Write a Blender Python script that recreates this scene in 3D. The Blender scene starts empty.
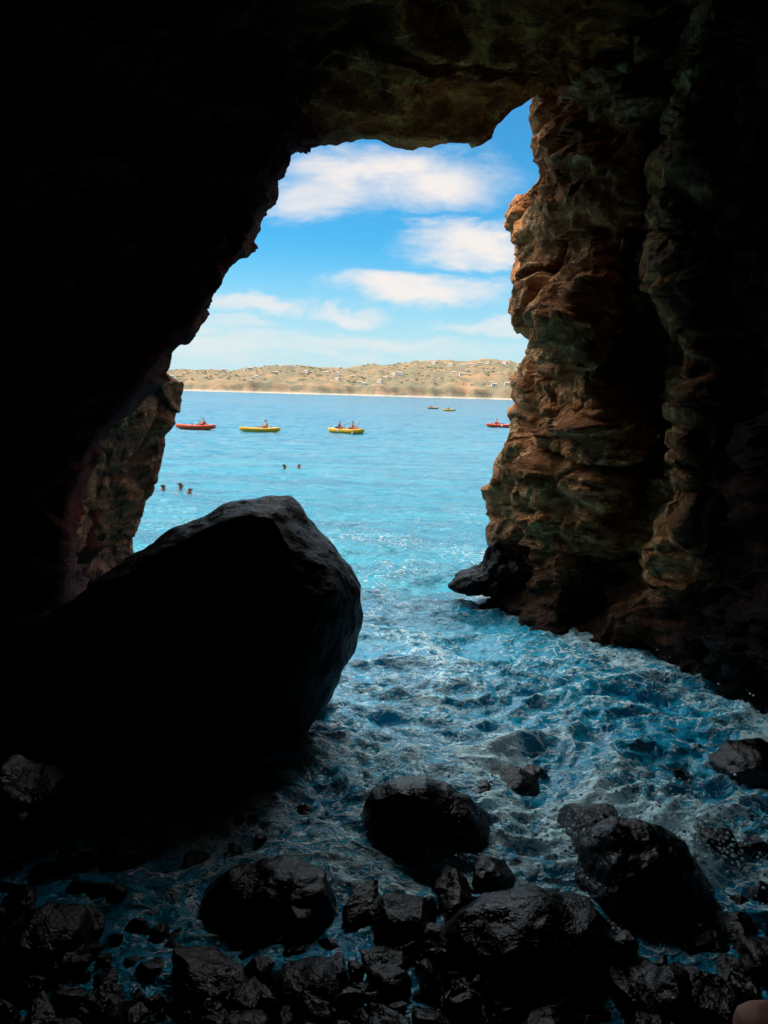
import bpy, bmesh, math, random
import numpy as np
from mathutils import Vector, Matrix, noise
random.seed(7)
SC=bpy.context.scene; COL=SC.collection
F=800.0
cam_pos=Vector((0,0,3.5))
R=Matrix.Rotation(math.radians(90-8.3),3,'X')@Matrix.Rotation(math.radians(1.6),3,'Z')
RT=R.transposed()
def ray(px,py): return R@Vector(((px-384)/F,(512-py)/F,-1))
def P(px,py,Y):
    d=ray(px,py); return cam_pos+d*(Y/d.y)
def W(px,py,z=0):
    d=ray(px,py); return cam_pos+d*((z-cam_pos.z)/d.z)
def proj(p):
    q=RT@(Vector(p)-cam_pos); return 384+F*q.x/-q.z, 512-F*q.y/-q.z
def tab(t):
    xs=[a for a,b in t]; ys=[b for a,b in t]
    return lambda v: float(np.interp(v,xs,ys))
def Xat(Y,z,fn):
    x=2.0
    for _ in range(4):
        a,pa=proj((x,Y,z)); b,pb=proj((x+1,Y,z))
        x+= (fn(pa)-a)/(b-a)
    return x
# ---------------------------------------------------------------- camera
cd=bpy.data.cameras.new('camera'); co=bpy.data.objects.new('camera',cd); COL.objects.link(co)
cd.sensor_fit='VERTICAL'; cd.sensor_height=36; cd.lens=F/1024*36; cd.clip_end=20000; cd.clip_start=0.05
m=R.to_4x4(); m.translation=cam_pos; co.matrix_world=m; SC.camera=co
# ---------------------------------------------------------------- node helper
class NT:
    def __init__(s,nt): s.t=nt; s.l=nt.links
    def n(s,typ,ins=None,**kw):
        nd=s.t.nodes.new(typ)
        for k,v in kw.items(): setattr(nd,k,v)
        if ins:
            for k,v in ins.items():
                if hasattr(v,'links') and hasattr(v,'is_output'): s.l.new(v,nd.inputs[k])
                else: nd.inputs[k].default_value=v
        return nd
    def m(s,op,a,b=0.0,c=None,clamp=False):
        ins={0:a,1:b}
        if c is not None: ins[2]=c
        nd=s.n('ShaderNodeMath',ins,operation=op); nd.use_clamp=clamp; return nd.outputs[0]
    def ss(s,v,a,b,o0=0.0,o1=1.0):
        nd=s.n('ShaderNodeMapRange',{0:v,1:a,2:b,3:o0,4:o1},interpolation_type='SMOOTHSTEP'); return nd.outputs[0]
    def mix(s,f,a,b,bt='MIX'):
        nd=s.t.nodes.new('ShaderNodeMix'); nd.data_type='RGBA'; nd.blend_type=bt
        for i,v in ((0,f),(6,a),(7,b)):
            if hasattr(v,'is_output'): s.l.new(v,nd.inputs[i])
            else: nd.inputs[i].default_value=v if i==0 else (*v[:3],1)
        return nd.outputs[2]
    def noise(s,vec,scale,detail=5,rough=.55,dist=0.0,out=0):
        return s.n('ShaderNodeTexNoise',{'Vector':vec,'Scale':scale,'Detail':detail,'Roughness':rough,'Distortion':dist}).outputs[out]
def newmat(name):
    mt=bpy.data.materials.new(name); mt.use_nodes=True; nt=mt.node_tree
    b=nt.nodes['Principled BSDF']; return mt,NT(nt),b
def simple(name,col,rough=.5,spec=.5,var=.15,scale=20):
    mt,t,b=newmat(name)
    pos=t.n('ShaderNodeTexCoord').outputs['Object']
    nz=t.noise(pos,scale,2)
    c=t.mix(nz,tuple(x*(1-var) for x in col),tuple(min(1,x*(1+var)) for x in col))
    t.l.new(c,b.inputs['Base Color']); b.inputs['Roughness'].default_value=rough; b.inputs['Specular IOR Level'].default_value=spec
    return mt
def rockmat(name,c1,c2,c3,wet_lo,wet_hi,rough=.85,bump=1.0,strata=1.0,wetrough=.3,dark=.25,fade=None,spec=.35,xshade=None,pale=None,rv=.3):
    mt,t,b=newmat(name)
    pos=t.n('ShaderNodeNewGeometry').outputs['Position']
    n1=t.noise(pos,.9,4,.6,.5); n2=t.noise(pos,4.5,6,.7,.2); n3=t.noise(pos,24,4,.65)
    c=t.mix(t.ss(n1,.38,.62),c1,c2)
    c=t.mix(t.ss(n2,.48,.66),c,c3)
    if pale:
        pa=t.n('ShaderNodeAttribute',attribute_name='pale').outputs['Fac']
        c=t.mix(t.m('MULTIPLY',pa,t.ss(n2,.36,.56)),c,pale)  # lighter ridge colour stands in for the light the ridge catches
    sp=t.n('ShaderNodeSeparateXYZ',{0:pos}).outputs
    zz=t.m('ADD',t.m('MULTIPLY',sp[2],7.0),t.m('MULTIPLY',n1,6.0))
    cv=t.n('ShaderNodeCombineXYZ',{0:t.m('MULTIPLY',sp[0],.35),1:t.m('MULTIPLY',sp[1],.35),2:zz}).outputs[0]
    st=t.noise(cv,1.3,4,.65)
    c=t.mix(t.m('MULTIPLY',t.ss(st,.5,.58),.7*strata),c,tuple(x*.22 for x in c1))
    crk=t.m('MULTIPLY',t.ss(n3,.32,.48,1.0,0.0),.5); c=t.mix(crk,c,tuple(x*.25 for x in c2))
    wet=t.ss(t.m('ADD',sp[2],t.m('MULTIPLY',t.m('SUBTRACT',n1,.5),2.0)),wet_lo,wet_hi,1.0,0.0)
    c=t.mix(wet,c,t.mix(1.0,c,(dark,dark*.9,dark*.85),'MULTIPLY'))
    if fade:  # interior shade painted in: rock colour darkens away from the mouth
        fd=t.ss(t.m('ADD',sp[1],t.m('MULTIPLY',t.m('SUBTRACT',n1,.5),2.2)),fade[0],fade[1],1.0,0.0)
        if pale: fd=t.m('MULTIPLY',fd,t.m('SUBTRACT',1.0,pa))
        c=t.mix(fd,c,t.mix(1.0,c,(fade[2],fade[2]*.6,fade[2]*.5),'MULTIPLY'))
    if xshade:  # shade painted in: colour goes near-black towards the left
        fd=t.ss(t.m('ADD',sp[0],t.m('MULTIPLY',t.m('SUBTRACT',n1,.5),2.0)),xshade[0],xshade[1],1.0,0.0)
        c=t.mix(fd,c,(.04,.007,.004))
    t.l.new(c,b.inputs['Base Color'])
    r=t.m('ADD',t.m('MULTIPLY',wet,wetrough-rough),rough)
    r=t.m('ADD',r,t.m('MULTIPLY',t.m('SUBTRACT',n3,.5),rv),clamp=True)
    t.l.new(r,b.inputs['Roughness']); b.inputs['Specular IOR Level'].default_value=spec
    h=t.m('ADD',t.m('MULTIPLY',n2,.8),t.m('MULTIPLY',n3,.25))
    h=t.m('ADD',h,t.m('MULTIPLY',st,-.9*strata))
    bp=t.n('ShaderNodeBump',{'Height':h,'Strength':1.0,'Distance':.16*bump})
    t.l.new(bp.outputs[0],b.inputs['Normal'])
    return mt
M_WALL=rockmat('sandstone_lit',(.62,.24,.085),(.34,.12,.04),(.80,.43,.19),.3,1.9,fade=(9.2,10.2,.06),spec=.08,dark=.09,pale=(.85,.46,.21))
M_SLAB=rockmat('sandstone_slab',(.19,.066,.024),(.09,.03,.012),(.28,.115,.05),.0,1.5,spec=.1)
M_SHADED=rockmat('sandstone_shaded',(.055,.006,.004),(.035,.004,.003),(.07,.009,.006),.2,2.0,spec=.03,strata=.5,bump=.6)  # same sandstone with the shade of the unlit wall put into its colour
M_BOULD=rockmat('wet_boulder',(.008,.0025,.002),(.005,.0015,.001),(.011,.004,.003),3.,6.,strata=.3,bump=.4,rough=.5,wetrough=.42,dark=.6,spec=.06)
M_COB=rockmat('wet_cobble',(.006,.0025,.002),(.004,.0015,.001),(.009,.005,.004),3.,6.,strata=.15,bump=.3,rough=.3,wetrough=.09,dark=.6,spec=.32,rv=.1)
# ---------------------------------------------------------------- tagging
def tag(o,label=None,cat=None,group=None,kind=None):
    if label: o['label']=label
    if cat: o['category']=cat
    if group: o['group']=group
    if kind: o['kind']=kind
    return o
def link(name,me,mat=None,parent=None,smooth=True):
    o=bpy.data.objects.new(name,me); COL.objects.link(o)
    if mat: me.materials.append(mat)
    if parent: o.parent=parent
    if smooth:
        me.polygons.foreach_set('use_smooth',[True]*len(me.polygons))
    return o
def empty(name,loc,rz=0):
    o=bpy.data.objects.new(name,None); COL.objects.link(o); o.location=loc; o.rotation_euler=(0,0,rz); o.empty_display_size=.2; return o
def copy_tree(o,parent=None):
    c=o.copy(); COL.objects.link(c); c.parent=parent
    for ch in list(o.children): copy_tree(ch,c)
    return c
def grid_mesh(name,A,closed=False):
    n,k,_=A.shape
    me=bpy.data.meshes.new(name)
    idx=np.arange(n*k).reshape(n,k)
    f=np.stack([idx[:-1,:-1],idx[:-1,1:],idx[1:,1:],idx[1:,:-1]],-1).reshape(-1,4)
    me.from_pydata(A.reshape(-1,3).tolist(),[],f.tolist()); me.update(); return me
def normals(A):
    du=np.gradient(A,axis=0); dv=np.gradient(A,axis=1)
    n=np.cross(du,dv); l=np.linalg.norm(n,axis=2,keepdims=True); l[l<1e-9]=1; return n/l
def rdisp(p,rough=1.0):
    p=Vector(p); pa=Vector((p.x,p.y,p.z*1.6))
    q=pa+noise.noise_vector(p*.9)*.4
    v=noise.fractal(q*.5,1.0,2.1,3)*.32
    d,pt=noise.voronoi(q*.95); v+=(noise.cell(pt[0]*9.7)-.5)*.16*min(1,(d[1]-d[0])*5)*rough
    d,pt=noise.voronoi(q*2.3+Vector((7,3,1))); v+=(noise.cell(pt[0]*7.3)-.5)*.07*min(1,(d[1]-d[0])*5)*rough
    zz=p.z*1.6+noise.noise(p*.45)*1.4+noise.noise(p*1.7)*.2
    fr=zz-math.floor(zz); v+=(fr**3)*.18*(.4+noise.cell(Vector((math.floor(zz)*3.1,.5,.5))))*rough
    zz=p.z*5.2+noise.noise(p*.6)*3; fr=zz-math.floor(zz); v+=(fr**2)*.055*(.2+noise.cell(Vector((math.floor(zz)*1.7,.5,.5))))*rough*(.6+noise.noise(p*.8))
    dd=noise.voronoi(p*2.4)[0]; v-=max(0,.25-dd[0])*.45*rough
    v+=noise.fractal(p*5,.9,2.2,3)*.035*rough
    return v
def displace(A,amp=1.0,ampfn=None,rough=1.0):
    N=normals(A); B=A.copy()
    for i in range(A.shape[0]):
        for j in range(A.shape[1]):
            a=amp if ampfn is None else ampfn(i,j,A[i,j])
            B[i,j]+=N[i,j]*(rdisp(A[i,j],rough)*a)
    return B
def crom(C,counts):
    C=np.array(C,float); n=len(C); out=[]
    for s in range(n-1):
        p0=C[max(0,s-1)];p1=C[s];p2=C[s+1];p3=C[min(n-1,s+2)]
        for k in range(counts[s]):
            t=k/counts[s]
            out.append(p1*(1-t)+p2*t + ( (t*(1-t)) * ((1-t)*((p2-p0)*.5-(p2-p1)) - t*((p3-p1)*.5-(p2-p1))) ))
    out.append(C[-1]); return np.array(out)
# ---------------------------------------------------------------- cave arch (left wall, ceiling, back)
S=[(56,760,10),(58,690,10),(66,640,10),(68,600,10),(72,560,10),(80,500,10),(92,462,10),(110,430,10),(128,405,10),(147,378,10),(158,362,10),
(162,354,10.1),(174,345,10.2),(186,330,10.3),(197,312,10.4),(210,298,10.5),(224,285,10.6),(238,265,10.7),(248,250,10.8),(256,228,10.9),(265,205,11),(275,185,11.1),(287,165,11.3),(294,149,11.5),
(320,140,11.7),(345,138,11.8),(380,138,11.9),(420,143,12),(465,145,12),(486,141,12),(497,130,12.1),(503,114,12.2),(508,92,12.3),(524,80,12.4),
(550,76,12.6),(600,76,12.9),(650,100,13.4),(690,200,14),(690,300,14),(690,400,14),(690,500,14),(690,620,14),(690,760,14)]
Sw=[P(*s) for s in S]
cnt=[max(3,int((Sw[i+1]-Sw[i]).length/.04)) for i in range(len(Sw)-1)]
cnt=[min(c,44) for c in cnt]
for i in range(len(cnt)):
    if i>=36: cnt[i]=8
Ring=crom([tuple(v) for v in Sw],cnt)
ax=-.2
ks=[(-4.5,8,2.6,1),(-1.8,1.8,1.35,6),(-.7,1.12,1.06,8),(0,1,1,8),(.45,1.1,1.015,14),(1.2,1.4,1.04,30),(2.5,1.75,1.09,44),(4.5,1.9,1.15,30),(7,1.95,1.22,16),(10,1.9,1.25,10),(14,1.9,1.25,8),(18,1.6,1.2,6),(21,.02,.5,1)]
C=[]
for dY,a,b,_ in ks:
    X=ax+(Ring[:,0]-ax)*a; Y=Ring[:,1]-dY; 
    if dY<0: Y=np.full_like(Y,13.0)*(min(1,-dY/3))+ (Ring[:,1]-dY)*(1-min(1,-dY/3))
    if dY>=14: Y=np.full_like(Y,12-dY)
    C.append(np.stack([X,Y,Ring[:,2]*b],-1))
A=crom(C,[k[3] for k in ks[:-1]])
A=np.transpose(A,(1,0,2))
nm=sum(k[3] for k in ks[:3])
def afn(i,j,p):
    if j<nm-7: return .8
    k=abs(j-nm); return min(1.3,.26+.05*k)
A=displace(A,ampfn=afn,rough=1.0)
n=A.shape[0]; iL=sum(cnt[:24])
o=link('cave_wall_left',grid_mesh('cave_wall_left',A[:iL+1]),M_SHADED); tag(o,kind='structure')
M_CEIL=rockmat('ceiling_rock',(.72,.185,.04),(.34,.075,.018),(.90,.33,.085),-5,-4,fade=(6.0,11.6,.22),spec=.05,xshade=(-1.8,.6))
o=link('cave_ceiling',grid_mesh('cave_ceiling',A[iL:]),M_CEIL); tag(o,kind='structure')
# ---------------------------------------------------------------- right wall
s=tab([(0,532),(60,528),(108,526),(130,528),(160,535),(178,534),(190,526),(200,517),(215,508),(222,506),(240,511),(262,516),(290,514),(320,516),(330,522),(355,523),(380,518),(400,515),(430,508),(460,496),(480,489),(490,476),(505,482),(530,483),(545,490),(560,496),(580,500),(600,508),(700,515),(800,515)])
d_=tab([(0,640),(100,640),(200,632),(260,615),(300,580),(330,568),(360,588),(420,600),(480,606),(530,592),(580,562),(620,548),(700,545)])
r_=tab([(0,700),(100,684),(150,668),(200,656),(250,650),(300,664),(350,680),(400,692),(430,690),(480,668),(530,658),(580,640),(610,612),(640,585),(680,575),(800,575)])
lowk=lambda z: 1-min(1,max(0,z/2.2))
cols=[(lambda z:14.2,lambda y:s(y)+230,1),
(lambda z:14.3,lambda y:s(y)+60,4),
(lambda z:14.2+1.2*math.exp(-((z-6.4)/.6)**2),lambda y:s(y)+14,16),
(lambda z:13.5+1.9*math.exp(-((z-6.3)/.5)**2),lambda y:s(y)+4,22),
(lambda z:12.9,lambda y:s(y)+.25*(d_(y)-s(y)),66),
(lambda z:11.2+.5*lowk(z),d_,24),
(lambda z:12.3-.3*lowk(z),lambda y:d_(y)+.5*(r_(y)-d_(y)),24),
(lambda z:12.2-.3*lowk(z),lambda y:r_(y)-16,34),
(lambda z:10.2+1.1*lowk(z),lambda y:r_(y)+2,26),
(lambda z:9.85+1.1*lowk(z),lambda y:r_(y)+14,24),
(lambda z:9.4+.6*lowk(z),lambda y:.5*(r_(y)+26+790),24),
(lambda z:8.4-.0*lowk(z),lambda y:790,20),
(lambda z:6.5,lambda y:1050,14),
(lambda z:2.,lambda y:3000,8),(lambda z:-.5,None,1)]
rows=[]
for z in np.linspace(-1.6,10,420):
    C=[]
    for yf,pf,_ in cols[:-1]:
        Y=yf(z)
        if Y<3: C.append((7.5,Y,z))
        else: C.append((Xat(Y,z,pf),Y,z))
    C.append((7.5,-6,z))
    rows.append(crom(C,[c[2] for c in cols[:-1]]))
B=np.array(rows)
c0=sum(c[2] for c in cols[:3]); cr=sum(c[2] for c in cols[:8])
def bfn(i,j,p):
    k=abs(j-c0); a=min(1.0,.3+.025*k)
    return a*(1-.35*math.exp(-((j-cr)/22.0)**2))
B=displace(B,ampfn=bfn,rough=1.2)
me=grid_mesh('cave_wall_right',B)
pl=np.zeros(B.shape[:2])  # mask of the painted ridge highlight
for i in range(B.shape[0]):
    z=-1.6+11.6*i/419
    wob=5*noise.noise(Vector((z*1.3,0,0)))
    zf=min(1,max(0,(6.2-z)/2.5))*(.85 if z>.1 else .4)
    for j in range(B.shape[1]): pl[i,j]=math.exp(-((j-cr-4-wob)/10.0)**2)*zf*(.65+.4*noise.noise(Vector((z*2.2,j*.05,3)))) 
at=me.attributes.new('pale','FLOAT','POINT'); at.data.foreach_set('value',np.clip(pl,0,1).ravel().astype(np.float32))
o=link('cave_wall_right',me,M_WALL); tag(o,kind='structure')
# ---------------------------------------------------------------- left leaning slab
sR=tab([(350,146),(366,156),(374,170),(382,184),(400,182),(430,168),(475,153),(520,139),(552,131),(600,123),(700,108)])
sL=tab([(350,170),(366,158),(380,142),(405,118),(430,100),(462,80),(500,66),(560,56),(600,50),(700,50)])
rows=[]
for py in np.linspace(362,690,200):
    k=min(1,(py-362)/14)
    a=sR(py); l=sL(py)
    C=[P(l+10,py,14.3),P(a-12*k,py,13.9),P(a,py,13.2-.2*(1-k)),P(a+(l-a)*.35,py,12.5),P(a+(l-a)*.7,py,11.7),P(l,py,11.0),P(l-12,py,12.0),P(l+10,py,14.3)]
    rows.append(crom([tuple(c) for c in C],[5,8,36,36,28,5,4]))
B2=displace(np.array(rows),ampfn=lambda i,j,p: .36*min(1,abs(i)/12+.15)*(1 if j>16 else .5),rough=1.5)
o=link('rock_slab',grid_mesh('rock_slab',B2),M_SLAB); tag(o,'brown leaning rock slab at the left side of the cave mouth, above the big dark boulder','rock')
# ---------------------------------------------------------------- boulders
def ico(sub):
    bm=bmesh.new(); bmesh.ops.create_icosphere(bm,subdivisions=sub,radius=1); return bm
def facets(v,planes,soft=.92):
    for nrm,d in planes:
        k=v.dot(nrm)-d
        if k>0: v=v-nrm*(k*soft)
    return v
def inflate(name,poly,Y,dep,label,mat=M_BOULD,seed=0,amp=.06,sub=6,group=None,pw=.75,planes=(),nf=7):
    pts=[P(x,y,Y) for x,y in poly]; c=sum(pts,Vector())/len(pts)
    def rad(t):
        best=0
        dx,dz=math.cos(t),math.sin(t)
        for i in range(len(pts)):
            a=pts[i]-c; b=pts[(i+1)%len(pts)]-c
            ex,ez=b.x-a.x,b.z-a.z
            den=dx*ez-dz*ex
            if abs(den)<1e-9: continue
            tt=(a.x*ez-a.z*ex)/den; u=(a.x*dz-a.z*dx)/den
            if tt>0 and -1e-6<=u<=1+1e-6: best=max(best,tt)
        return best
    bm=ico(sub); rr=[rad(2*math.pi*k/720-math.pi) for k in range(720)]
    off=Vector((seed*3.7,seed*1.3,seed*2.1)); rn=random.Random(seed*31)
    mr=sum(rr)/720
    pl=list(planes)
    for _ in range(nf):
        nn=Vector((rn.gauss(0,.6),-abs(rn.gauss(0,1)),rn.gauss(0.3,.7))).normalized(); pl.append((nn,(abs(nn.y)*dep+math.hypot(nn.x,nn.z)*mr)*rn.uniform(.62,.82)))
    for v in bm.verts:
        q=v.co; h=math.hypot(q.x,q.z); t=math.atan2(q.z,q.x)
        r=rr[int((t+math.pi)/(2*math.pi)*720)%720]
        hh=h**pw
        w=Vector((math.cos(t)*r*hh,q.y*dep,math.sin(t)*r*hh))
        for nrm,d in pl:
            k=w.dot(nrm)-d
            if k>0: w-=nrm*k*.95
        g=c+off+w
        dd=noise.fractal(g*1.3,1,2.1,4)*amp*1.3
        vd=noise.voronoi(g*2.0)[0]; dd+=(min(.5,vd[1]-vd[0])-.2)*amp*1.2
        dd+=noise.fractal(g*7,1,2.1,3)*amp*.3
        w+=w.normalized()*dd
        v.co=w
    me=bpy.data.meshes.new(name); bm.to_mesh(me); bm.free()
    o=link(name,me,mat); o.location=c; tag(o,label,'rock',group); return o
def V(x,y,z): return Vector((x,y,z)).normalized()
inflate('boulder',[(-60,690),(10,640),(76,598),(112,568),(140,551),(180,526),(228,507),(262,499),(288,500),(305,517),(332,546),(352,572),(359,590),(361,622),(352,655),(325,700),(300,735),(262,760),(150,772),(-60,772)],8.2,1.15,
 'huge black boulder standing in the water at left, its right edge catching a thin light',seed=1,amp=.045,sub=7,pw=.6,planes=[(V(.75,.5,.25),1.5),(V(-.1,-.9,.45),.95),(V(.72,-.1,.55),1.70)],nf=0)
inflate('boulder',[(367,812),(375,793),(398,781),(425,779),(450,788),(470,800),(492,822),(497,845),(485,862),(440,872),(395,868),(370,845)],6.05,.36,
 'rounded black boulder alone in the foam, centre of the picture just below the channel',seed=2,amp=.035,mat=M_COB)
inflate('boulder',[(578,855),(590,837),(620,828),(655,834),(690,852),(706,882),(704,925),(660,945),(600,940),(580,900)],5.4,.4,
 'tall dark boulder washed by white foam near the right, below the right wall',seed=3,amp=.06,mat=M_COB)
inflate('boulder',[(548,822),(570,814),(615,816),(650,826),(645,845),(590,850),(555,840)],5.95,.3,
 'low flat wet rock just behind the tall dark boulder at right',seed=4,amp=.03,mat=M_COB)
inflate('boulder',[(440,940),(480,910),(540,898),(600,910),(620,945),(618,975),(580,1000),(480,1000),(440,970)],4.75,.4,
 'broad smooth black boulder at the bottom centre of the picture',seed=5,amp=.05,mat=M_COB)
inflate('boulder',[(200,895),(230,872),(280,868),(325,880),(338,904),(325,925),(250,935),(205,920)],5.1,.3,
 'dark flat boulder in the foreground, left of the bottom-centre boulders',seed=6,amp=.05,mat=M_COB)
inflate('boulder',[(308,848),(330,836),(358,842),(368,858),(355,880),(318,878)],5.75,.2,
 'small black rock touching the left side of the rounded boulder in the foam',seed=7,amp=.03,sub=5,mat=M_COB)
inflate('boulder',[(350,912),(385,900),(430,903),(446,914),(438,930),(390,938),(352,928)],4.95,.22,
 'low black rock with a wet top between the two wide foreground boulders',seed=8,amp=.04,mat=M_COB)
inflate('boulder',[(456,584),(462,574),(474,568),(484,556),(500,548),(540,550),(580,585),(570,615),(510,610),(470,598),(457,589)],13.0,.5,
 'low jagged blue-black ledge at the foot of the right wall, in the channel',seed=9,amp=.16,sub=6,mat=M_BOULD)
inflate('boulder',[(462,785),(480,775),(520,772),(540,781),(535,800),(470,800)],7.0,.3,
 'low rock barely showing through the foam in mid channel',seed=10,amp=.03,sub=5,mat=M_COB)
inflate('boulder',[(715,765),(735,752),(790,744),(800,790),(740,800),(720,782)],7.2,.35,
 'dark wet rock under the right wall, cut by the right edge of the picture',seed=11,amp=.05,sub=5,mat=M_COB)
inflate('boulder',[(-60,790),(10,765),(60,780),(80,810),(75,850),(40,870),(-50,870)],5.9,.4,
 'big black boulder in the dark at the left edge below the huge boulder',seed=12,amp=.06,mat=M_COB)
inflate('boulder',[(735,965),(750,948),(800,940),(820,1000),(770,1005),(738,985)],4.6,.25,
 'dark boulder at the lower right edge of the picture',seed=13,amp=.05,sub=5,mat=M_COB)
inflate('boulder',[(-20,940),(30,915),(80,925),(100,960),(80,1010),(-20,1020)],4.6,.35,
 'black boulder in the lower left corner',seed=14,amp=.05,sub=5,mat=M_COB)
inflate('boulder',[(735,1030),(740,1017),(757,1009),(780,1008),(790,1040),(740,1045)],3.6,.12,
 'small pale tan stone in the bottom right corner',seed=15,amp=.008,sub=4,mat=simple('tan_stone',(.4,.17,.11),.7))
inflate('boulder',[(265,988),(285,976),(320,974),(345,988),(350,1020),(270,1025)],4.35,.2,
 'flat wet black rock at the bottom edge, left of the broad smooth boulder',seed=16,amp=.04,sub=5,mat=M_COB)
inflate('boulder',[(185,838),(215,826),(250,832),(262,852),(240,872),(195,868)],5.9,.3,
 'black rock in the foam just above the dark flat foreground boulder',seed=17,amp=.04,sub=5,mat=M_COB)
inflate('boulder',[(645,990),(672,975),(700,980),(712,1004),(690,1018),(650,1014)],4.35,.2,
 'black rock at the bottom edge, right of the broad smooth boulder',seed=18,amp=.04,sub=5,mat=M_COB)
inflate('boulder',[(80,785),(120,762),(190,755),(240,762),(258,780),(240,800),(160,808),(90,802)],6.6,.35,
 'long low black rock along the shaded foot of the huge boulder',seed=19,amp=.06,mat=M_COB)
inflate('boulder',[(92,850),(120,834),(158,838),(172,858),(160,882),(110,884)],5.6,.3,
 'squat black rock left of the foam, below the long low rock',seed=20,amp=.05,sub=5,mat=M_COB)
# ---------------------------------------------------------------- beach / seabed
gz=tab([(-12,3),(-2,2.3),(0,1.7),(2,.75),(3,.25),(3.6,.0),(4.4,-.13),(5,-.2),(6,-.33),(7,-.5),(9,-.9),(14,-1.6),(20,-3),(60,-8),(9000,-30)])
lift=lambda x,y: max(0,-x-3.2)*.2 if y<8 else 0
ys=np.concatenate([np.linspace(-12,2,20),np.linspace(2.2,9,110),np.linspace(9.3,20,20),np.geomspace(25,9000,12)])
rows=[]
for y in ys:
    r=[]
    w=11 if y<20 else max(11,y*1.5)
    for x in np.linspace(-1,1,160):
        X=x*w; z=gz(y)+lift(X,y)
        if y<12: z+=noise.fractal(Vector((X*1.4,y*1.4,1)),1,2,4)*.09
        r.append((X,y,z))
    rows.append(r)
o=link('seabed',grid_mesh('seabed',np.array(rows)),M_COB); tag(o,kind='structure')
protos=[]
for k in range(9):
    bm=ico(5); rnd=random.Random(k+40)
    pl=[(Vector((rnd.gauss(0,1),rnd.gauss(0,1),rnd.gauss(0,1))).normalized(),rnd.uniform(.5,.82)) for _ in range(13)]
    for v in bm.verts:
        q=facets(v.co.copy(),pl,.94); g=q+Vector((k*5,0,0)); q+=q.normalized()*(noise.fractal(g*2,1,2,3)*.10+noise.fractal(g*7,1,2,3)*.02)
        v.co=Vector((q.x,q.y*.8,q.z*.62))
    me=bpy.data.meshes.new('cobble'); bm.to_mesh(me); bm.free(); me.materials.append(M_COB)
    me.polygons.foreach_set('use_smooth',[True]*len(me.polygons)); protos.append(me)
rnd=random.Random(8); placed=[]
bigs=[W(430,868),W(645,930),W(530,980)]
tries=0
while len(placed)<290 and tries<30000:
    tries+=1
    px=rnd.uniform(-10,780); py=rnd.uniform(770,1035)
    lim= 890+ (12 if 250<px<620 else 0) - (75 if px<300 else 0)
    if py<lim and rnd.random()<.96: continue
    p=W(px,py,0)
    if any((p.x-q.x)**2+(p.y-q.y)**2<.06 for q in bigs): continue
    sz=rnd.choice([.06,.08,.1,.13,.16,.19]) *rnd.uniform(.8,1.2)*(1.15 if py<930 else 1)
    if any((p.x-a)**2+(p.y-b)**2<(.58*(sz+c))**2 for a,b,c in placed): continue
    placed.append((p.x,p.y,sz))
    o=bpy.data.objects.new('cobble',rnd.choice(protos)); COL.objects.link(o)
    zz=max(gz(p.y)+sz*.3,rnd.uniform(-.09,0.0))+lift(p.x,p.y)
    o.location=(p.x,p.y,zz); o.scale=(sz*1.25,sz*1.25,sz*1.2); o.rotation_euler=(rnd.uniform(-.4,.4),rnd.uniform(-.4,.4),rnd.uniform(0,6.28))
    tag(o,'small wet black stone among the others on the cave floor','stone','wet stones on the cave floor')
# ---------------------------------------------------------------- water
rocks=[(W(430,868),.55),(W(645,930),.65),(W(600,842),.6),(W(240,830),.8),(W(505,770),.5),(W(740,770),.6),(W(340,872),.4),(W(490,595),.8),(W(330,760),.5),(W(740,880),.6)]
wallx=tab([(8.4,4.2),(9.5,3.5),(10.8,3.0),(12,2.5),(13.4,2.1)])
def N(x,y,s=0): return noise.noise(Vector((x,y,s)))
def water_h(x,y):
    r=math.hypot(x,y)
    wx=x+.7*N(x*.45,y*.45,3); wy=y+.7*N(x*.45,y*.45,9)
    if r<60:
        inn=1/(1+math.exp((y-17)/3))
        h=(1-2*abs(N(wx*.45,wy*.8,1)))*.12
        h+=(1-2*abs(N(wx*1.1,wy*1.9,4)))*.10*(.45+.55*inn)
        h+=(1-2*abs(N(wx*2.7,wy*4.2,5)))*.055*(.3+.7*inn)
        if r<25:
            h+=(1-2*abs(N(wx*6.5,wy*9,6)))*.024*(.3+.7*inn)+(noise.fractal(Vector((wx*12,wy*14,2)),1,2,2))*.010
        fade=min(1,max(0,(y-3.8)/2.5)); h*=.22+.78*fade
        h-=.04*(1-fade)
        far=min(1,max(0,(r-20)/40))
    else: h=0; far=1
    h2=(1-2*abs(N(wx*.16,wy*.35,11)))*.15+(1-2*abs(N(wx*.6,wy*1.2,12)))*.10*(1 if r<150 else 0)
    return h*(1-far)+h2*far*(1 if r<900 else .3) -.08
th=np.linspace(math.radians(-58),math.radians(58),480)
rs=np.concatenate([np.geomspace(2.6,26,560,endpoint=False),np.geomspace(26,260,240,endpoint=False),np.geomspace(260,9000,40)])
A=np.zeros((len(rs),len(th),3)); foam=np.zeros((len(rs),len(th)))
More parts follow.
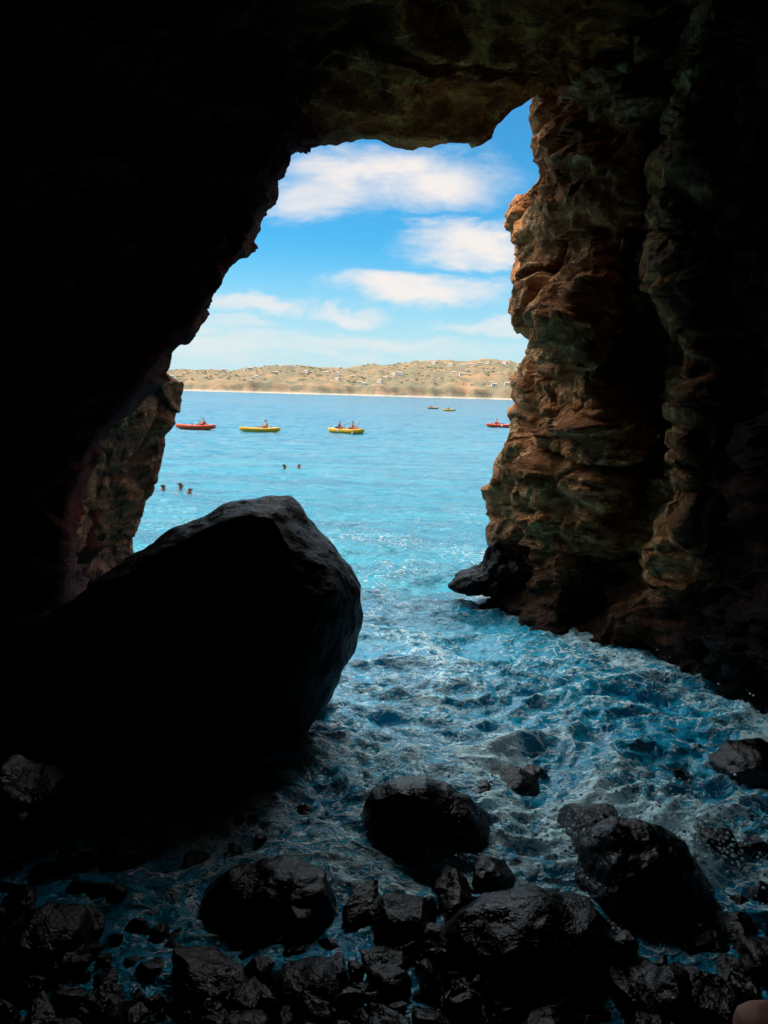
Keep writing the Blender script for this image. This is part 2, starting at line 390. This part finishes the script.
for i,r in enumerate(rs):
    for j,t in enumerate(th):
        x=r*math.sin(t); y=r*math.cos(t)
        h=water_h(x,y); A[i,j]=(x,y,h)
        if r<60:
            f=-.04+ h*1.4 + .30*N(x*.55,y*.55,20)
            if y<14:
                wxx=wallx(y); f+=.22*math.exp(-((x-wxx)/.35)**2)
                f+=.05*math.exp(-((y-6.2)/1.2)**2)
                f+=.20*math.exp(-((x-2.3)/.9)**2-((y-6.2)/1.0)**2)
            ff=0
            for p,q in rocks:
                d2=(x-p.x)**2+(y-p.y)**2; ff=max(ff,math.exp(-d2/(q*q)))
            f+=.22*ff
            f+=.14*math.exp(-((y-19-1.2*N(x*.4,0,8))/1.2)**2)*math.exp(-((x-.5)/2.5)**2)
            f-=.20*min(1,max(0,(y-13)/7)); f-=.08*min(1,max(0,(-x-1.2)/.8))*(1 if y<12 else 0)
            foam[i,j]=f
        else: foam[i,j]=-.25
me=grid_mesh('sea',A); at=me.attributes.new('foam','FLOAT','POINT'); at.data.foreach_set('value',foam.ravel().astype(np.float32))
mt,t,b=newmat('sea_water')
pos=t.n('ShaderNodeNewGeometry').outputs['Position']; sp=t.n('ShaderNodeSeparateXYZ',{0:pos}).outputs
fa=t.n('ShaderNodeAttribute',attribute_name='foam').outputs['Fac']
st=t.n('ShaderNodeVectorMath',{0:pos,1:(1,1.3,1)},operation='MULTIPLY').outputs[0]
wp=t.n('ShaderNodeVectorMath',{0:st,1:t.n('ShaderNodeVectorMath',{0:t.noise(st,1.8,4,out=1),1:(1.0,1.0,0)},operation='MULTIPLY').outputs[0]},operation='ADD').outputs[0]
vor=t.n('ShaderNodeTexVoronoi',{'Vector':wp,'Scale':3.8,'Randomness':1.0},feature='DISTANCE_TO_EDGE').outputs['Distance']
vor2=t.n('ShaderNodeTexVoronoi',{'Vector':wp,'Scale':12.0,'Randomness':1.0},feature='DISTANCE_TO_EDGE').outputs['Distance']
rid=t.ss(vor,0.0,.12,1.0,0.0); rid2=t.ss(vor2,0.0,.15,1.0,0.0)
brk=t.noise(wp,6,7,.75)
pat=t.m('ADD',t.m('MULTIPLY',rid,.32),t.m('MULTIPLY',rid2,.22))
pat=t.m('ADD',pat,t.m('MULTIPLY',brk,.72))
fm=t.ss(t.m('ADD',pat,fa),.66,.90)
far=t.ss(sp[1],8.5,14.5)
far2=t.ss(sp[1],26.0,160.0)
big_=t.noise(t.n('ShaderNodeVectorMath',{0:pos,1:(.09,.5,1)},operation='MULTIPLY').outputs[0],1,7,.8)
c=t.mix(far,(.006,.44,.68),(.004,.185,.245)); c=t.mix(t.m('MULTIPLY',t.ss(big_,.42,.58),.7),c,t.mix(far,(.002,.27,.48),(.001,.09,.15))); c=t.mix(t.m('MULTIPLY',far2,.65),c,(.0005,.10,.175))  # water colour lifted inside the cave to stand in for light
c=t.mix(fm,c,t.mix(far,(.66,.95,1.0),(.34,.38,.39))); t.l.new(c,b.inputs['Base Color'])
t.l.new(t.m('ADD',t.m('MULTIPLY',fm,.5),t.m('ADD',.06,t.m('MULTIPLY',far,.10))),b.inputs['Roughness'])
t.l.new(t.m('SUBTRACT',1.38,t.m('MULTIPLY',far,.16)),b.inputs['IOR'])
hh=t.m('ADD',t.m('MULTIPLY',t.noise(st,7,4,.65,.3),.5),t.m('MULTIPLY',t.noise(st,1.3,3,.6,.4),1.4))
hh=t.m('ADD',hh,t.m('MULTIPLY',fm,.08))
bp=t.n('ShaderNodeBump',{'Height':hh,'Strength':.75,'Distance':.15}); t.l.new(bp.outputs[0],b.inputs['Normal'])
o=link('sea_water',me,mt); tag(o,kind='structure')
bm=bmesh.new(); rnd=random.Random(3)
for k in range(3400):
    a=rnd.random()
    if a<.15: y=rnd.uniform(7.5,10.5); x=wallx(max(8.4,y))-abs(rnd.gauss(0,.5))
    elif a<.62: x=rnd.gauss(2.45,.35); y=rnd.gauss(5.9,.4)
    elif a<.88: x=rnd.gauss(1.7,.35); y=rnd.gauss(5.75,.25)
    else: x=rnd.gauss(.2,.7); y=rnd.gauss(6.5,.4)
    z=.0+abs(rnd.gauss(0,.17)); r=rnd.choice([.003,.004,.005,.008,.014])
    bmesh.ops.create_icosphere(bm,subdivisions=1,radius=r,matrix=Matrix.Translation((x,y,z)))
me=bpy.data.meshes.new('spray'); bm.to_mesh(me); bm.free()
M_FOAM=simple('foam_white',(.75,.92,.97),.4)
o=link('sea_spray',me,M_FOAM); tag(o,'fine white spray droplets thrown up by the waves','spray',kind='stuff')
# ---------------------------------------------------------------- headland
top=tab([(-900,372),(-300,380),(60,368),(172,371),(200,369),(230,368),(270,366),(300,365),(340,367),(380,364),(420,361),(450,360),(480,359),(520,362),(600,356),(900,365),(1600,375)])
blf=tab([(-900,384),(100,383),(172,382),(220,379),(260,378),(300,381),(350,383),(400,382),(450,384),(520,386),(700,384),(1600,384)])
pxs=np.linspace(-900,1600,900); rows=[]
def hor(px): return 395+ (px-384)*math.tan(math.radians(1.6))
for px in pxs:
    hz=hor(px); x0=(px-384)/F
    zt=max(20,(hz-top(px))/F*3300)+noise.fractal(Vector((px*.02,0,0)),1,2,5)*16+noise.fractal(Vector((px*.15,0,5)),1,2,3)*6
    zb=max(14,(hz-blf(px))/F*2450*.8)+noise.fractal(Vector((px*.05,3,0)),1,2,4)*14
    r=[]
    yo=noise.fractal(Vector((px*.03,9,0)),1,2,4)*60
    for Y,z in ((2380,-3),(2400,2),(2425,5)): r.append((x0*(Y),Y+yo,z))
    r.append((x0*2440,2440+yo,zb*.55)); r.append((x0*2455,2455+yo,zb*.95)); r.append((x0*2500,2500+yo,zb))
    for k in range(1,15):
        u=k/14; Y=2500+u*800; z=zb+(zt-zb)*(u**.9)+noise.fractal(Vector((px*.06,u*4,1)),1,2,4)*18*math.sin(u*math.pi)
        r.append((x0*Y,Y+yo*(1-u),z))
    r.append((x0*4500,4500,10)); r.append((x0*5500,5500,-20))
    rows.append(r)
HL=np.array(rows)
mt,t,b=newmat('headland_soil_haze')
pos=t.n('ShaderNodeNewGeometry').outputs['Position']; sp=t.n('ShaderNodeSeparateXYZ',{0:pos}).outputs
n1=t.noise(pos,.006,5,.65); n2=t.noise(pos,.018,6,.72)
k_=.66
def kc(c): return tuple(x*k_ for x in c)
c=t.mix(t.ss(n1,.4,.6),kc((.54,.29,.13)),kc((.38,.24,.12))); c=t.mix(t.ss(n2,.42,.56,0,.85),c,kc((.23,.20,.105)))
c=t.mix(t.m('MULTIPLY',t.ss(sp[2],8,30,.4,0.0),t.ss(n2,.35,.6,1.0,.1)),c,kc((.62,.40,.23))); c=t.mix(t.ss(sp[2],3,7,.7,0.0),c,kc((.75,.6,.45))); c=t.mix(.10,c,kc((.40,.43,.47)))  # last mix paints aerial haze into the soil colour
t.l.new(c,b.inputs['Base Color']); b.inputs['Roughness'].default_value=1; b.inputs['Specular IOR Level'].default_value=0
o=link('headland',grid_mesh('headland',HL),mt); tag(o,kind='structure')
bm=bmesh.new(); rnd=random.Random(12)
for k in range(2600):
    i=rnd.randrange(330,560); j=rnd.randrange(6,19); p=HL[i,j]; q=HL[i+1,j+1]; f=rnd.random(); p=p*(1-f)+q*f
    if noise.noise(Vector((p[0]*.01,p[1]*.008,0)))<-.02: continue
    rr=rnd.uniform(1.5,3.4)
    m4=Matrix.Translation((p[0]+rnd.uniform(-8,8),p[1],p[2]+rr*.1))@Matrix.Diagonal((rr*rnd.uniform(1.4,3),rr,rr*rnd.uniform(.5,.8),1))
    ret=bmesh.ops.create_icosphere(bm,subdivisions=1,radius=1,matrix=m4)
    for v in ret['verts']: v.co+=Vector((rnd.uniform(-1,1),rnd.uniform(-1,1),rnd.uniform(-1,1)))*rr*.2
me=bpy.data.meshes.new('scrub'); bm.to_mesh(me); bm.free()
o=link('hillside_scrub',me,simple('scrub_green',(.25,.22,.12),1,0,.3,.05)); tag(o,'dusty green scrub and treetops scattered over the far headland','scrub',kind='stuff')
M_HW=simple('house_wall',(.85,.74,.62),.9,.1); M_HR=simple('house_roof',(.5,.34,.23),.9,.1); M_HG=simple('window_glass',(.3,.3,.3),.2)
def boxbm(bm,x0,x1,y0,y1,z0,z1):
    vs=[bm.verts.new(v) for v in ((x0,y0,z0),(x1,y0,z0),(x1,y1,z0),(x0,y1,z0),(x0,y0,z1),(x1,y0,z1),(x1,y1,z1),(x0,y1,z1))]
    for f in ((0,3,2,1),(4,5,6,7),(0,1,5,4),(1,2,6,5),(2,3,7,6),(3,0,4,7)): bm.faces.new([vs[i] for i in f])
def bmobj(name,bm,mat,parent,smooth=False):
    me=bpy.data.meshes.new(name); bm.normal_update(); bm.to_mesh(me); bm.free(); return link(name,me,mat,parent,smooth)
def house(w,dp,h,rh):
    root=empty('house',(0,0,0))
    bm=bmesh.new(); boxbm(bm,-w/2,w/2,-dp/2,dp/2,-3,h); bmobj('wall',bm,M_HW,root)
    bm=bmesh.new(); e=.6
    a=[bm.verts.new(v) for v in ((-w/2-e,-dp/2-e,h+.01),(w/2+e,-dp/2-e,h+.01),(w/2+e,dp/2+e,h+.01),(-w/2-e,dp/2+e,h+.01),(-w/2-e,0,h+rh),(w/2+e,0,h+rh))]
    for f in ((0,1,5,4),(2,3,4,5),(0,4,3),(1,2,5),(3,2,1,0)): bm.faces.new([a[i] for i in f])
    bmobj('roof',bm,M_HR,root)
    for k in range(3):
        bm=bmesh.new(); x=-w/2+w*(k+.5)/3; boxbm(bm,x-w*.08,x+w*.08,-dp/2-.05,-dp/2+.02,h*.35,h*.75); bmobj('window',bm,M_HG,root)
    return root
hp=[house(16,11,5,3),house(19,12,6,3),house(12,10,4.5,2.5)]; used=[0,0,0]
for k in range(64):
    i=rnd.randrange(345,540); j=rnd.choice([6,7,8,9,10,11,12,13,14,16,17]); p=HL[i,j]; q=rnd.randrange(3)
    o=hp[q] if not used[q] else copy_tree(hp[q]); used[q]=1
    o.location=(p[0],p[1]-3,p[2]+.5); o.rotation_euler=(0,0,rnd.uniform(-.9,.2))
    tag(o,'tiny pale house with a brown roof on the far headland','house','houses on the far headland')
# ---------------------------------------------------------------- kayaks, paddlers
def mat_plain(n,c,r=.4): return simple(n,tuple(x*.98 for x in c),r,.3,.06,3)
MK={'red':mat_plain('kayak_red',(.98,.09,.02)),'yellow':mat_plain('kayak_yellow',(.99,.42,.02)),'orange':mat_plain('kayak_orange',(.95,.28,.03))}
M_SKIN=mat_plain('skin',(.45,.22,.14),.6); M_HAIR=mat_plain('hair_dark',(.04,.025,.02),.7); M_BLK=mat_plain('black_plastic',(.03,.03,.035)); 
MV={'red':mat_plain('vest_red',(.8,.06,.04),.8),'yellow':mat_plain('vest_yellow',(.75,.45,.06),.8),'blue':mat_plain('vest_blue',(.06,.12,.4),.8),'orange':mat_plain('vest_orange',(.85,.2,.04),.8),'dark':mat_plain('wetsuit_black',(.03,.035,.05),.7)}
def hull_bm(L=3.5,Wd=.45):
    bm=bmesh.new(); rings=[]
    for k in range(33):
        t_=-1+2*k/32; w=Wd*(max(0,1-abs(t_)**3.2))**.7+.02; rk=.22*abs(t_)**3
        rec=.14*max(0,min(1,(.72-abs(t_))/.08))
        sec=[(-w*.0,-.12),(w*.5,-.11),(w*.85,-.03),(w,.14),(w*.99,.31),(w*.86,.37),(w*.74,.36-rec),(0,.34-rec+ (.03 if rec<.02 else 0))]
        sec=sec+[(-a,b) for a,b in sec[-2:0:-1]]
        ez=(1-abs(t_)**4*.45)
        rings.append([bm.verts.new((t_*L/2,a,rk+b*ez)) for a,b in sec])
    for a,b in zip(rings,rings[1:]):
        for i in range(len(a)): bm.faces.new((a[i],a[(i+1)%len(a)],b[(i+1)%len(a)],b[i]))
    bm.faces.new(rings[0]); bm.faces.new(rings[-1][::-1]); bmesh.ops.recalc_face_normals(bm,faces=bm.faces); return bm
def kayak(col,loc,rz,label):
    root=empty('kayak',loc,rz); tag(root,label,'kayak')
    bmobj('hull',hull_bm(),MK[col],root,True)
    for x in (-.75,.55):
        bm=bmesh.new(); boxbm(bm,x-.24,x-.19,-.2,.2,.2,.52); bmesh.ops.bevel(bm,geom=bm.edges[:],offset=.02,segments=2); bmobj('seat_back',bm,M_BLK,root)
    for x in (-1.5,1.5):
        bm=bmesh.new(); bmesh.ops.create_cone(bm,cap_ends=True,segments=8,radius1=.03,radius2=.03,depth=.14,matrix=Matrix.Translation((x,0,.43))@Matrix.Rotation(math.pi/2,4,'X')); bmobj('carry_handle',bm,M_BLK,root)
    return root
def skin_obj(name,verts,edges,rad,mat,parent,sub=2):
    me=bpy.data.meshes.new(name)
    bm=bmesh.new(); lay=bm.verts.layers.skin.verify(); vs=[bm.verts.new(v) for v in verts]
    for a,b_ in edges: bm.edges.new((vs[a],vs[b_]))
    for i,v in enumerate(vs):
        v[lay].radius=(rad[i],rad[i]); v[lay].use_root=(i==0)
    bm.to_mesh(me); bm.free()
    o=link(name,me,mat,parent,False)
    md=o.modifiers.new('skin','SKIN'); md.use_smooth_shade=True
    md=o.modifiers.new('sub','SUBSURF'); md.levels=sub; md.render_levels=sub
    return o
def paddler(loc,rz,vest,label,lean=0,hat=None,arm=0):
    root=empty('person',loc,rz); tag(root,label,'person')
    v=[(0,0,.12),(.03+lean*.3,0,.36),(.04+lean*.6,0,.56),(.05+lean*.7,0,.66),(.07+lean*.8,0,.78),(.08+lean*.8,0,.86),(.165+lean*.8,0,.78),
       (.03+lean*.6,.19,.56),(.12,.3,.34),(.36,.26,.36+arm),(.43,.25,.37+arm),
       (.03+lean*.6,-.19,.56),(.12,-.3,.34),(.36,-.26,.36-arm),(.43,-.25,.37-arm),
       (.06,.12,.12),(.48,.17,.34),(.85,.13,.1),(.95,.13,.17),(.06,-.12,.12),(.48,-.17,.34),(.85,-.13,.1),(.95,-.13,.17)]
    e=[(0,1),(1,2),(2,3),(3,4),(4,5),(4,6),(2,7),(7,8),(8,9),(9,10),(2,11),(11,12),(12,13),(13,14),(0,15),(15,16),(16,17),(17,18),(0,19),(19,20),(20,21),(21,22)]
    r=[.15,.14,.13,.055,.1,.085,.018,.06,.045,.033,.04,.06,.045,.033,.04,.095,.065,.045,.035,.095,.065,.045,.035]
    skin_obj('body',v,e,r,M_SKIN,root)
    skin_obj('life_vest',[(.02,0,.2),(.03+lean*.3,0,.38),(.035+lean*.6,0,.56)],[(0,1),(1,2)],[.185,.19,.165],MV[vest],root)
    skin_obj('shorts',[(0,0,.12),(.1,.12,.14),(.34,.16,.26),(.1,-.12,.14),(.34,-.16,.26)],[(0,1),(1,2),(0,3),(3,4)],[.165,.105,.09,.105,.09],MV['dark'],root)
    skin_obj('hair' if not hat else 'hat',[(.05+lean*.8,0,.83),(.045+lean*.8,0,.9)],[(0,1)],[.115,.075],hat or M_HAIR,root)
    return root
def paddle(loc,rz,tilt,label,bc):
    root=empty('paddle',loc,rz); root.rotation_euler=(tilt,0,rz); tag(root,label,'paddle')
    bm=bmesh.new(); bmesh.ops.create_cone(bm,cap_ends=True,segments=8,radius1=.018,radius2=.018,depth=1.8,matrix=Matrix.Rotation(math.pi/2,4,'X')); bmobj('shaft',bm,M_BLK,root,True)
    for sg in (-1,1):
        bm=bmesh.new(); a=[(0,.86),(.05,.9),(.09,1.0),(.09,1.18),(.05,1.3),(-.03,1.31),(-.08,1.2),(-.08,1.0),(-.05,.9)]
        f=[bm.verts.new((.012,sg*y,x)) for x,y in a]; g=[bm.verts.new((-.012,sg*y,x)) for x,y in a]
        bm.faces.new(f); bm.faces.new(g[::-1])
        for i in range(len(a)): bm.faces.new((f[i],g[i],g[(i+1)%len(a)],f[(i+1)%len(a)]))
        bmesh.ops.recalc_face_normals(bm,faces=bm.faces); bmobj('blade',bm,bc,root)
    return root
def local(loc,rz,x,y=0,z=0): return (loc[0]+x*math.cos(rz)-y*math.sin(rz),loc[1]+x*math.sin(rz)+y*math.cos(rz),loc[2]+z)
M_WHAT=mat_plain('hat_white',(.6,.57,.53),.9)
def crew(col,px,py,rz,label,ppl):
    p=W(px,py); loc=(p.x,p.y,.08); kayak(col,loc,rz,label)
    for x,vest,lab,plab,tilt,hat in ppl:
        paddler(local(loc,rz,x,0,.18),rz,vest,lab,lean=.05,hat=hat,arm=math.sin(tilt)*.25)
        if plab: paddle(local(loc,rz,x+.42,0,.56),rz,tilt,plab,M_WHAT)
crew('red',196,430,math.pi+.1,'red kayak, leftmost of the boats outside the cave',[(-.75,'red','person in a red life vest paddling the red kayak on the left','paddle held over the leftmost red kayak',.35,M_WHAT),])
crew('yellow',260,433,.15+math.pi,'yellow kayak riding right of the leftmost red kayak',[(-.6,'yellow','person in a yellow vest in the yellow kayak next to the left red kayak','paddle held over the yellow kayak beside the red one',-.3,None)])
crew('yellow',346,434,-.35,'yellow kayak with two people in the middle of the bay',[(.55,'orange','person in an orange vest in front in the middle yellow kayak','front paddle over the two-person yellow kayak',.5,None),(-.75,'blue','person in a dark blue vest at the back of the middle yellow kayak','rear paddle over the two-person yellow kayak',.3,M_WHAT)])
crew('red',500,428,.2,'red kayak partly hidden behind the right rock wall',[(-.6,'red','person in a red vest in the kayak beside the right rock wall','paddle over the kayak beside the right rock wall',.3,None)])
crew('orange',433,409,.2,'distant orange kayak, left one of the far pair',[(-.6,'dark','person in dark clothes in the left kayak of the far pair',None,0,None)])
crew('yellow',449,411,-.2,'distant yellow kayak, right one of the far pair',[(-.3,'dark','person in dark clothes in the right kayak of the far pair',None,0,None)])
def swimmer(px,py,rz,top_,label,up=0):
    p=W(px,py); root=empty('person',(p.x,p.y,-.06),rz); tag(root,label,'person')
    v=[(-.1,0,-.35),(-.02,0,-.08),(0,0,.06),(.02,0,.2),(.03,0,.3),(.12,0,.2),(0,.2,-.03),(.22,.32,-.02),(.42,.22,.06+up),(0,-.2,-.03),(.2,-.3,-.06),(.4,-.2,-.02),(-.3,.1,-.55),(-.7,.13,-.7),(-.3,-.1,-.55),(-.7,-.13,-.7)]
    e=[(0,1),(1,2),(2,3),(3,4),(3,5),(1,6),(6,7),(7,8),(1,9),(9,10),(10,11),(0,12),(12,13),(0,14),(14,15)]
    r=[.14,.15,.06,.11,.09,.02,.07,.05,.04,.07,.05,.04,.09,.06,.09,.06]
    skin_obj('body',v,e,r,M_SKIN,root)
    skin_obj('wetsuit',[(-.1,0,-.36),(-.03,0,-.08)],[(0,1)],[.17,.175],MV[top_],root)
    skin_obj('hair',[(-.01,0,.25),(-.02,0,.33)],[(0,1)],[.125,.08],M_HAIR,root)
swimmer(284,470,.5,'dark','person swimming, left head of the pair in the middle of the bay')
swimmer(299,470,2.5,'dark','person swimming, right head of the pair in the middle of the bay')
swimmer(163,492,1.2,'orange','person swimming near the left slab, leftmost of three',.15)
swimmer(180,490,.4,'dark','person swimming near the left slab, middle of three')
swimmer(190,496,2.8,'orange','person swimming near the left slab, rightmost of three',.1)
# ---------------------------------------------------------------- light
el=math.radians(50); to=Vector((-.99,-.08,0)).normalized()
sd=Vector((to.x*math.cos(el),to.y*math.cos(el),math.sin(el)))
L=bpy.data.lights.new('sun','SUN'); L.energy=4.6; L.angle=math.radians(.5); L.color=(1,.93,.82)
lo=bpy.data.objects.new('sun',L); COL.objects.link(lo); lo.rotation_euler=sd.to_track_quat('Z','Y').to_euler()
w=bpy.data.worlds.new('World'); SC.world=w; w.use_nodes=True; t=NT(w.node_tree); w.node_tree.nodes.clear()
sky=t.n('ShaderNodeTexSky'); sky.sky_type='NISHITA'; sky.sun_disc=False; sky.sun_elevation=el; sky.sun_rotation=math.atan2(sd.x,sd.y); sky.air_density=1.0; sky.dust_density=.6; sky.ozone_density=2.0
g=t.n('ShaderNodeTexCoord').outputs['Generated']; sp=t.n('ShaderNodeSeparateXYZ',{0:g}).outputs
yy=t.m('MAXIMUM',sp[1],.05); u=t.m('DIVIDE',sp[0],yy); v=t.m('DIVIDE',sp[2],yy)
st=t.n('ShaderNodeCombineXYZ',{0:t.m('MULTIPLY',u,1.0),1:t.m('MULTIPLY',v,2.6)}).outputs[0]
nz=t.noise(st,7,6,.62,.3,out=1); ns=t.n('ShaderNodeSeparateXYZ',{0:nz}).outputs
u2=t.m('ADD',u,t.m('MULTIPLY',t.m('SUBTRACT',ns[0],.5),.16)); v2=t.m('ADD',v,t.m('MULTIPLY',t.m('SUBTRACT',ns[1],.5),.085))
tot=None
for px,py,wx,wy,s_ in [(390,182,120,32,1.0),(320,196,70,22,.8),(475,245,72,19,1.0),(418,288,95,17,1.0),(250,302,60,14,.75),(345,316,50,10,.7),(485,326,60,9,.6),(215,325,60,9,.5),(300,346,230,13,.5),(650,250,90,30,.8),(80,240,120,30,.8),(700,120,120,30,.7)]:
    d=ray(px,py); uc,vc=d.x/d.y,d.z/d.y
    du=t.m('DIVIDE',t.m('SUBTRACT',u2,uc),wx/F); dv=t.m('DIVIDE',t.m('SUBTRACT',v2,vc),wy/F*1.05)
    rr=t.m('SQRT',t.m('ADD',t.m('MULTIPLY',du,du),t.m('MULTIPLY',dv,dv)))
    mk=t.ss(rr,.35,1.2,s_,0.0)
    tot=mk if tot is None else t.m('MAXIMUM',tot,mk)
det=t.noise(st,9,6,.62,.4); tot=t.m('MULTIPLY',tot,t.ss(det,.25,.58,.5,1.0))
front=t.ss(sp[1],.2,.5); tot=t.m('MULTIPLY',tot,front)
skc=t.mix(1.0,sky.outputs[0],(.26,.96,1.22),'MULTIPLY')
hz=t.ss(sp[2],.0,.19,.95,0.0); skc=t.mix(hz,skc,(4.6,5.9,6.3))
cl=t.mix(tot,skc,(6.7,6.3,6.05))
gen=t.noise(t.n('ShaderNodeVectorMath',{0:g,1:(1,1,2)},operation='MULTIPLY').outputs[0],3,5,.6)
fill_cloud=t.m('MULTIPLY',t.m('MULTIPLY',t.ss(sp[2],.36,.46),t.ss(sp[1],.05,.4)),t.ss(gen,.30,.46)); cl=t.mix(fill_cloud,cl,(47,50,51))  # overbright high cloud, out of view, added to light the cave interior
bg=t.n('ShaderNodeBackground',{'Color':cl,'Strength':.14}); out=t.n('ShaderNodeOutputWorld',{'Surface':bg.outputs[0]})
SC.view_settings.view_transform='Standard'; SC.view_settings.look='None'; SC.view_settings.exposure=0
